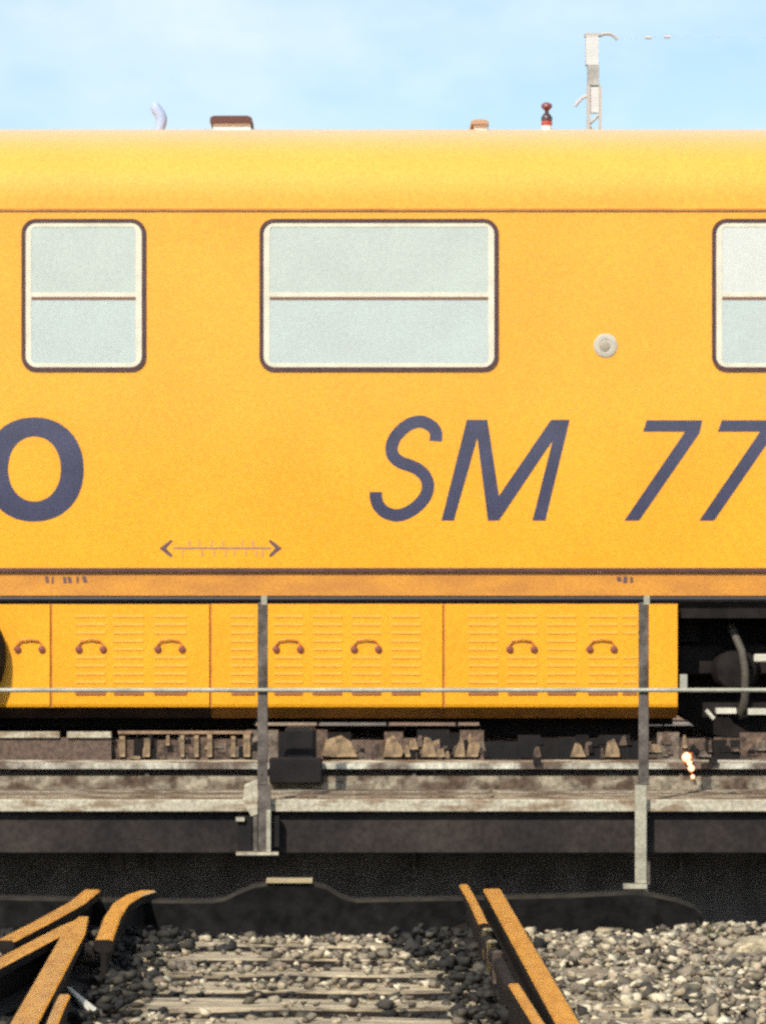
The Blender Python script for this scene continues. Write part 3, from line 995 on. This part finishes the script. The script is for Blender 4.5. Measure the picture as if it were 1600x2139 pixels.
# small orange glowing beads forming a bright spot on the girder
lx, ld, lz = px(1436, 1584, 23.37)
spot = thing('glow_spot', (lx, ld, -0.082), 'tiny glowing orange spot on the girder edge right of the right post', 'spot')
MB().box(lx - 0.02, lx + 0.03, ld + 0.03, ld + 0.07, -0.081, lz + 0.03).build('spot_backing', SPOTM, spot)
gl = bpy.data.materials.new('spot_glow')
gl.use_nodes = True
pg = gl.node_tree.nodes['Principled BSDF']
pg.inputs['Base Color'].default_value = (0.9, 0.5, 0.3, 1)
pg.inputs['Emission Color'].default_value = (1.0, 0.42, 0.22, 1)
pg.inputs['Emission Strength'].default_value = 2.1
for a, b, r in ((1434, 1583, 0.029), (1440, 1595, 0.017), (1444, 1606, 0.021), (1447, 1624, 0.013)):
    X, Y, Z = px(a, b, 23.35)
    MB().lathe((X, Y, Z - r), (0, 0, 1), [(0.2 * r, 0), (0.8 * r, 0.4 * r), (r, r), (0.8 * r, 1.6 * r), (0.2 * r, 2 * r)], 12).build('glow_bead', gl, spot, smooth=60)
MB().tube([px(1434, 1583, 23.38), px(1442, 1602, 23.375), px(1446, 1626, 23.375)], 0.006, 6).build('spot_stem', SPOTM, spot)

# ------------------------------------------------------------------ pit rim with its catch cover
RM = 14.13
km = RM / FPX
rim = thing('pit_rim_beam', (0, RM, GZ), 'low black rim beam along the near edge of the pit, humped between the rails', 'beam')


def mxz(x, y):
    return ((x - 800) * km, EYE - (y - 1120) * km)


top = [(-2600, 1882), (330, 1882), (440, 1882), (470, 1877), (505, 1860), (530, 1850), (556, 1846), (654, 1846), (682, 1853), (705, 1868), (722, 1876), (745, 1881), (960, 1878), (1200, 1874), (1330, 1869),
       (1375, 1876), (1420, 1887), (1455, 1900), (1472, 1914), (1482, 1940)]
n = len(top)
zb = GZ - 0.05
vs = []
for x, y in top:
    X, Z = mxz(x, y)
    for yy, zz in ((RM, zb), (RM, Z - 0.012), (RM + 0.012, Z), (RM + 0.085, Z), (RM + 0.085, zb)):
        sag = (X - PIV[0]) ** 2 / (2 * PR)
        vs.append((X, yy + sag * 0.9, max(zz, zb + 0.001) if zz != zb else zz))
b = MB()
for i in range(n - 1):
    for k_ in range(5):
        a, c = i * 5 + k_, i * 5 + (k_ + 1) % 5
        b.f.append([a, c, c + 5, a + 5])
        b.m.append(1 if k_ in (1,) else 0)
b.v = vs
b.f.append([4, 3, 2, 1, 0])
b.m.append(0)
b.f.append([(n - 1) * 5 + k_ for k_ in range(5)])
b.m.append(0)
b.build('rim_beam', [RIM, RIMTOP], rim)
xa, za = mxz(556, 1845.6)
xb, _ = mxz(652, 1845)
MB().box(xa, xb, RM - 0.012, RM + 0.09, za + 0.0005, za + 0.011).build('cover_plate', WORN, rim)

# ------------------------------------------------------------------ tracks in the foreground
tr = thing('railway_track', (-0.3, 12, GZ), 'railway track with bright rails and timber sleepers leading to the turntable pit', 'railway track')
D0 = 7.5
l1, l0 = gp(48, 2139), gp(172, 1916)


def ext(a, b, y):
    t = (y - b[1]) / (a[1] - b[1])
    return (b[0] + (a[0] - b[0]) * t, y)


nose = ext(l1, l0, gp(172, 1916)[1])
rail('rail', [ext(l1, l0, D0), ext(l1, l0, l0[1] - 0.5), (l0[0] + 0.004, l0[1])], tr, wd=0.078, widths=[1, 1, 0.5])
r1, r0 = gp(1188, 2139), gp(1028, 1858)
rail('rail', [ext(r1, r0, D0), r0], tr, wd=0.068)
# wing rails of the crossing
rail('wing_rail', [gp(192, 1858), gp(160, 1884), gp(88, 1924), gp(10, 1964)], tr, wd=0.062, top=-0.003)
rail('wing_rail', [gp(309, 1859), gp(280, 1868), gp(252, 1885), gp(234, 1913), gp(216, 1962)], tr, wd=0.060, top=-0.004)
# guard rails beside the running rails: polished flared ends, rusty in between
rail('guard_rail', [gp(969, 1848), gp(990, 1885), gp(1011, 1930)], tr, wd=0.036, top=-0.001)
go = rail('guard_rail', [gp(1012, 1933), gp(1073, 2052)], tr, wd=0.036, top=-0.02, mats=(RSIDE, RSIDE))
rail('guard_rail', [gp(1074, 2054), gp(1102, 2098), ext(gp(1128, 2139), gp(1102, 2098), D0)], tr, wd=0.036, top=-0.003, mats=(STEEL, RSIDE))
rail('guard_rail', [gp(134, 2076), gp(122, 2100), ext(gp(106, 2139), gp(122, 2100), D0)], tr, wd=0.036, top=-0.004)
for a, b_ in ((1018, 1943), (1028, 1968), (1040, 1990)):
    X, Y = gp(a, b_, 0.0)
    MB().lathe((X, Y, -0.10), (0, 0, 1), [(0.018, 0), (0.018, 0.098), (0.012, 0.104)], 8).build('clamp_bolt', STEEL if a < 1035 else RUST, tr)

# neighbouring track that crosses at the left
tr2 = thing('railway_track', (-2.2, 12, GZ), 'track coming in from the left edge whose rail crosses the main left rail', 'railway track')
b1, b0 = gp(0, 2009), gp(166, 1922)
dirn = ext(b1, b0, D0)
rail('rail', [dirn, ext(b1, b0, 12.9), (b0[0], b0[1])], tr2, wd=0.062, top=-0.002, widths=[1, 1, 0.6])
dx = (b0[0] - b1[0]) / (b0[1] - b1[1])
lx0 = b0[0] - 1.505
rail('rail', [(lx0 + dx * (D0 - b0[1]), D0), (lx0 + dx * (14.2 - b0[1]), 14.2)], tr2)


def track_dir(D):
    a, c = ext(l1, l0, D)[0], ext(r1, r0, D)[0]
    return (a + c) / 2


sl_pos = [13.80, 13.36, 12.90, 12.44, 11.98, 11.50, 11.02, 10.52, 10.02, 9.5, 9.0, 8.5, 8.0]
STOP = -0.152
slp = []
for i, D in enumerate(sl_pos):
    c = track_dir(D)
    b = MB()
    segs = 10
    x0, x1 = c - 1.28, c + 1.24
    vs = []
    for s in range(segs + 1):
        X = x0 + (x1 - x0) * s / segs
        for yy, zz in ((-0.12, -0.16), (-0.115, -0.010), (-0.11, 0.0), (0.11, 0.0), (0.12, -0.010), (0.12, -0.16)):
            vs.append((X, D + yy + rs.uniform(-0.006, 0.006), STOP + zz + (rs.uniform(-0.007, 0.004) if zz > -0.1 else 0)))
    for s in range(segs):
        for k_ in range(6):
            a, c_ = s * 6 + k_, s * 6 + (k_ + 1) % 6
            b.f.append([a, c_, c_ + 6, a + 6])
            b.m.append(0 if k_ in (1, 2, 3) else 1)
    b.v = vs
    b.f += [[5, 4, 3, 2, 1, 0], [segs * 6 + k_ for k_ in range(6)]]
    b.m += [0, 0]
    o = b.build('sleeper', [SLEEP, SLEEPS], tr)
    slp.append(D)
    # chairs under both rails
    for e in (ext(l1, l0, D)[0], ext(r1, r0, D)[0]):
        MB().box(e - 0.11, e + 0.11, D - 0.07, D + 0.07, STOP - 0.001, STOP + 0.035).build('rail_chair', RSIDE, tr, bevel=0.008)
for i, D in enumerate(sl_pos[1:], 1):
    c = b0[0] + dx * (D - b0[1]) - 0.752
    MB().box(c - 1.25, c + 0.32, D - 0.12, D + 0.12, STOP - 0.16, STOP - 0.012 - 0.002).build('sleeper', SLEEP, tr2, bevel=0.008)

# ------------------------------------------------------------------ ballast (nobody could count it): real stones
def icos():
    t = (1 + 5 ** 0.5) / 2
    v = np.array([(-1, t, 0), (1, t, 0), (-1, -t, 0), (1, -t, 0), (0, -1, t), (0, 1, t), (0, -1, -t), (0, 1, -t), (t, 0, -1), (t, 0, 1), (-t, 0, -1), (-t, 0, 1)], float)
    v /= np.linalg.norm(v[0])
    f = np.array([(0, 11, 5), (0, 5, 1), (0, 1, 7), (0, 7, 10), (0, 10, 11), (1, 5, 9), (5, 11, 4), (11, 10, 2), (10, 7, 6), (7, 1, 8), (3, 9, 4), (3, 4, 2), (3, 2, 6), (3, 6, 8), (3, 8, 9), (4, 9, 5), (2, 4, 11), (6, 2, 10), (8, 6, 7), (9, 8, 1)])
    return v, f


IV, IF = icos()
# broken stone: a cube, a corner or two knocked in, is more like ballast than a pebble
CV = np.array([(x, y, z) for x in (-1, 1) for y in (-1, 1) for z in (-1, 1)], float) * 0.68
CF = np.array([(0, 1, 3), (0, 3, 2), (4, 6, 7), (4, 7, 5), (0, 4, 5), (0, 5, 1), (2, 3, 7), (2, 7, 6), (0, 2, 6), (0, 6, 4), (1, 5, 7), (1, 7, 3)])
IV, IF = CV, CF


def stones(name, P, rad_, material):
    n = len(P)
    V = np.repeat(IV[None], n, 0) * (1 + rng.uniform(-0.5, 0.25, (n, 8, 1))) + rng.uniform(-0.16, 0.16, (n, 8, 3))
    sc = rng.uniform(0.6, 1.35, (n, 1, 3))
    V = V * sc
    q = rng.normal(size=(n, 4))
    q /= np.linalg.norm(q, axis=1, keepdims=True)
    a, b_, c, d = q.T
    Rm = np.stack([np.stack([1 - 2 * (c * c + d * d), 2 * (b_ * c - a * d), 2 * (b_ * d + a * c)], 1),
                   np.stack([2 * (b_ * c + a * d), 1 - 2 * (b_ * b_ + d * d), 2 * (c * d - a * b_)], 1),
                   np.stack([2 * (b_ * d - a * c), 2 * (c * d + a * b_), 1 - 2 * (b_ * b_ + c * c)], 1)], 1)
    V = np.einsum('nij,nkj->nki', Rm, V) * np.array([1.2, 1.1, 0.8]) * rad_[:, None, None] + P[:, None, :]
    V = V.reshape(-1, 3)
    F = (IF[None] + 8 * np.arange(n)[:, None, None]).reshape(-1, 3)
    me = bpy.data.meshes.new(name)
    me.vertices.add(len(V))
    me.vertices.foreach_set('co', V.astype(np.float32).ravel())
    me.loops.add(F.size)
    me.loops.foreach_set('vertex_index', F.astype(np.int32).ravel())
    me.polygons.add(len(F))
    me.polygons.foreach_set('loop_start', np.arange(0, F.size, 3, dtype=np.int32))
    me.update(calc_edges=True)
    me.materials.append(material)
    o = bpy.data.objects.new(name, me)
    S.collection.objects.link(o)
    return tag(o, kind='stuff')


sp_ = 0.029
gx, gy = np.meshgrid(np.arange(-5.6, 5.6, sp_), np.arange(8.2, 14.6, sp_))
X = (gx + rng.uniform(-0.5, 0.5, gx.shape) * sp_).ravel()
Y = (gy + rng.uniform(-0.5, 0.5, gy.shape) * sp_).ravel()
edge = PIV[1] - np.sqrt(np.maximum((PR + 0.10) ** 2 - (X - PIV[0]) ** 2, 0))
keep = (Y < edge - 0.005) & (rng.uniform(0, 1, len(X)) < 0.76)
X, Y = X[keep], Y[keep]
xl = np.array([ext(l1, l0, 1.0)[0]]) + 0 * X
lxs = l0[0] + (l1[0] - l0[0]) * (Y - l0[1]) / (l1[1] - l0[1])
rxs = r0[0] + (r1[0] - r0[0]) * (Y - r0[1]) / (r1[1] - r0[1])
bxs = b0[0] + dx * (Y - b0[1])
inside = (X > lxs) & (X < rxs)
onsl = np.zeros(len(X), bool)
for D in sl_pos:
    onsl |= np.abs(Y - D) < 0.125
ctr = (lxs + rxs) / 2
u = (X - ctr) / ((rxs - lxs) / 2)
# patches of stones strewn over the sleepers
nz = np.sin(X * 5.1 + 1.3) * np.sin(Y * 4.3 + 0.7) + 0.6 * np.sin(X * 11.7 + Y * 7.9) + 0.5 * np.sin(X * 2.3 - Y * 9.1 + 2)
def blob(px_, py_, ax, ay):
    g_ = gp(px_, py_, -0.17)
    return ((X - g_[0]) / ax) ** 2 + ((Y - g_[1]) / ay) ** 2


oilz = (blob(258, 1975, 0.25, 0.95) < 1) | (blob(205, 2090, 0.18, 1.2) < 1) | (blob(965, 1985, 0.26, 1.0) < 1) | (blob(1050, 2100, 0.18, 1.5) < 1)
strew = rng.uniform(0, 1, len(X)) < np.where(oilz, 0.9, np.clip(0.17 + 0.20 * nz + 0.30 * (Y > 12.35), 0.04, 0.75))
z = np.where(inside, -0.205, -0.165)
z = np.where(u > 1, -0.160 + 0.014 * np.sin(X * 6) * np.sin(Y * 5), z)
z = z + rng.uniform(-0.018, 0.018, len(X))
z = np.where(inside & onsl, STOP + 0.004 + rng.uniform(-0.002, 0.01, len(X)), z)
near_rail = (np.abs(X - lxs) < 0.075) & (Y < l0[1] + 0.1) | (np.abs(X - rxs) < 0.07) | (np.abs(X - bxs) < 0.07) & (Y < b0[1])
z = np.where(near_rail, np.minimum(z, -0.19), z)
ok = ~(inside & onsl & ~strew)
X, Y, z, u, lxs, rxs, bxs = X[ok], Y[ok], z[ok], u[ok], lxs[ok], rxs[ok], bxs[ok]
rad_ = rng.choice([0.0105, 0.013, 0.016, 0.0195, 0.025], len(X), p=[0.2, 0.3, 0.27, 0.16, 0.07]) * 1.05


wob = 0.35 * np.sin(X * 23 + Y * 9) + 0.3 * np.sin(X * 11 - Y * 14)
rad_ = np.where((u > -1) & (u < 1), rad_ * 0.8, rad_)
oil = (blob(258, 1975, 0.25, 0.95) + wob < 1) | (blob(205, 2090, 0.18, 1.2) + wob < 1) | (blob(965, 1985, 0.26, 1.0) + wob < 1) | (blob(1050, 2100, 0.18, 1.5) + wob < 1) | (X < lxs + 0.02) | ((u > -1) & (u < 1) & (z < -0.18) & (np.sin(X * 9) + wob > -0.5))
heap = oil & (u > -1) & (u < 1)
z = np.where(heap, z + rng.uniform(-0.005, 0.035, len(z)), z)
rad_ = np.where(heap, rad_ * 1.3, rad_)
P = np.stack([X, Y, z], 1)
stones('ballast', P[~oil], rad_[~oil], BALLAST)
stones('oily_ballast', P[oil], rad_[oil], OILY)

# a few thin weeds at the end of the rim
wx_, wy_ = gp(1484, 1950, -0.14)
wd = thing('weed_tuft', (wx_, wy_, -0.18), 'small thin green weeds at the rounded end of the rim beam', 'weed')
GREEN = mat('dusty_weed_green', (0.10, 0.11, 0.045), 0.8, noise=0.3, nscale=20)
for i in range(11):
    bx, by = wx_ + rs.uniform(-0.03, 0.05), wy_ + rs.uniform(-0.03, 0.02)
    h_, lx_, ly_ = rs.uniform(0.05, 0.09), rs.uniform(-0.03, 0.03), rs.uniform(-0.02, 0.02)
    MB().tube([(bx, by, -0.18), (bx + lx_ * 0.4, by + ly_ * 0.4, -0.18 + h_ * 0.6), (bx + lx_, by + ly_, -0.18 + h_)], [0.0028, 0.0024, 0.0006], 4).build('weed_blade', GREEN, wd)

# loose pieces on the ballast
ca, cb = gp(143, 2068, -0.12), gp(196, 2116, -0.12)
dv = Vector((cb[0] - ca[0], cb[1] - ca[1]))
nv = Vector((-dv.y, dv.x)).normalized() * 0.016
vs = []
for zz in (-0.135, -0.112):
    for p, s in ((ca, 0.6), (cb, 1)):
        vs += [(p[0] + nv.x * s, p[1] + nv.y * s, zz), (p[0] - nv.x * s, p[1] - nv.y * s, zz)]
ch = MB().add(vs, [(0, 1, 3, 2), (4, 6, 7, 5), (0, 4, 5, 1), (2, 3, 7, 6), (0, 2, 6, 4), (1, 5, 7, 3)]).build('wood_offcut', CHIPW, bevel=0.004)
tag(ch, 'bleached wood offcut lying on oily ballast by the left rail', 'wood offcut')
sx_, sy_ = gp(1580, 1972, -0.13)
slab = MB()
slab.prism_y([(sx_ - 0.07, -0.2), (sx_ + 0.10, -0.2), (sx_ + 0.115, -0.145), (sx_ + 0.09, -0.108), (sx_ - 0.02, -0.112), (sx_ - 0.085, -0.15)], sy_ - 0.06, sy_ + 0.10)
so_ = slab.build('stone_slab', SLAB, bevel=0.012)
tag(so_, 'large flat sandy stone at the right end of the ballast by the pit', 'stone')

# ------------------------------------------------------------------ overhead line mast far behind the coach
MD = 120.0
km2 = MD / FPX


def ax_(x, y):
    return ((x - 800) * km2, EYE - (y - 1120) * km2)


mx0, _ = ax_(1238, 0)
mast = thing('overhead_line_mast', (mx0, MD, GZ), 'tall pale overhead line mast rising behind the coach roof', 'mast', 'overhead line masts')


def mbox(name, x0, x1, y0, y1, m, d0=-0.2, d1=0.2, par=None):
    (xa, zt), (xb, zb_) = ax_(x0, y0), ax_(x1, y1)
    return MB().box(xa, xb, MD + d0, MD + d1, zb_, zt).build(name, m, par or mast)


mbox('mast_head', 1223, 1249, 76, 136, MASTW)
mbox('mast_cap', 1221, 1251, 70, 75.9, MASTD)
mbox('mast_collar', 1227, 1251, 136.2, 179, MASTG)
mbox('mast_leg', 1225, 1232, 179.2, 1190, MASTD, -0.2, -0.05)
mbox('mast_leg', 1250, 1256, 179.2, 1190, MASTD, -0.2, -0.05)
mbox('mast_panel', 1232.2, 1249.8, 182, 236, MASTW, -0.15, 0.1)
xa, _ = ax_(1228, 0)
xb, _ = ax_(1253, 0)
for i in range(40):
    y = 238 + i * 24
    zt, zb_ = ax_(0, y)[1], ax_(0, y + 24)[1]
    p0, p1 = ((xa, zt), (xb, zb_)) if i % 2 else ((xb, zt), (xa, zb_))
    MB().tube([(p0[0], MD - 0.12, p0[1]), (p1[0], MD - 0.12, p1[1])], 0.045, 5).build('lattice_brace', MASTD, mast)
MB().tube([(a, MD - 0.1, c) for a, c in (ax_(1250, 75), ax_(1262, 71), ax_(1274, 71), ax_(1283, 76), ax_(1289, 83))], 0.055, 6).build('mast_arm', MASTD, mast)
MB().tube([(a, MD - 0.1, c) for a, c in (ax_(1226, 200), ax_(1214, 206), ax_(1205, 216), ax_(1201, 222))], 0.05, 6).build('mast_bracket', INSUL, mast)
c2 = dup(mast, (26.0, 0, 0))
c2['label'] = 'second pale overhead line mast, far to the right where the wire ends'
wy = ax_(1289, 83)[1]
wx = ax_(1289, 83)[0]
wr = thing('contact_wire', (wx, MD - 0.1, wy), 'thin overhead wire with two small insulators running right from the mast arm', 'wire')
MB().tube([(wx, MD - 0.1, wy), (ax_(1350, 0)[0], MD - 0.1, ax_(0, 79)[1]), (ax_(1393, 0)[0], MD - 0.1, ax_(0, 77.5)[1]), (wx + 26.0 - 0.8, MD - 0.1, wy)], 0.003, 5).build('wire', INSUL, wr)
for a, c in ((1354, 79), (1393, 77.5)):
    X_, Z_ = ax_(a, c)
    MB().tube([(X_ - 0.09, MD - 0.1, Z_), (X_ + 0.09, MD - 0.1, Z_)], 0.045, 6).build('insulator', INSUL, wr)
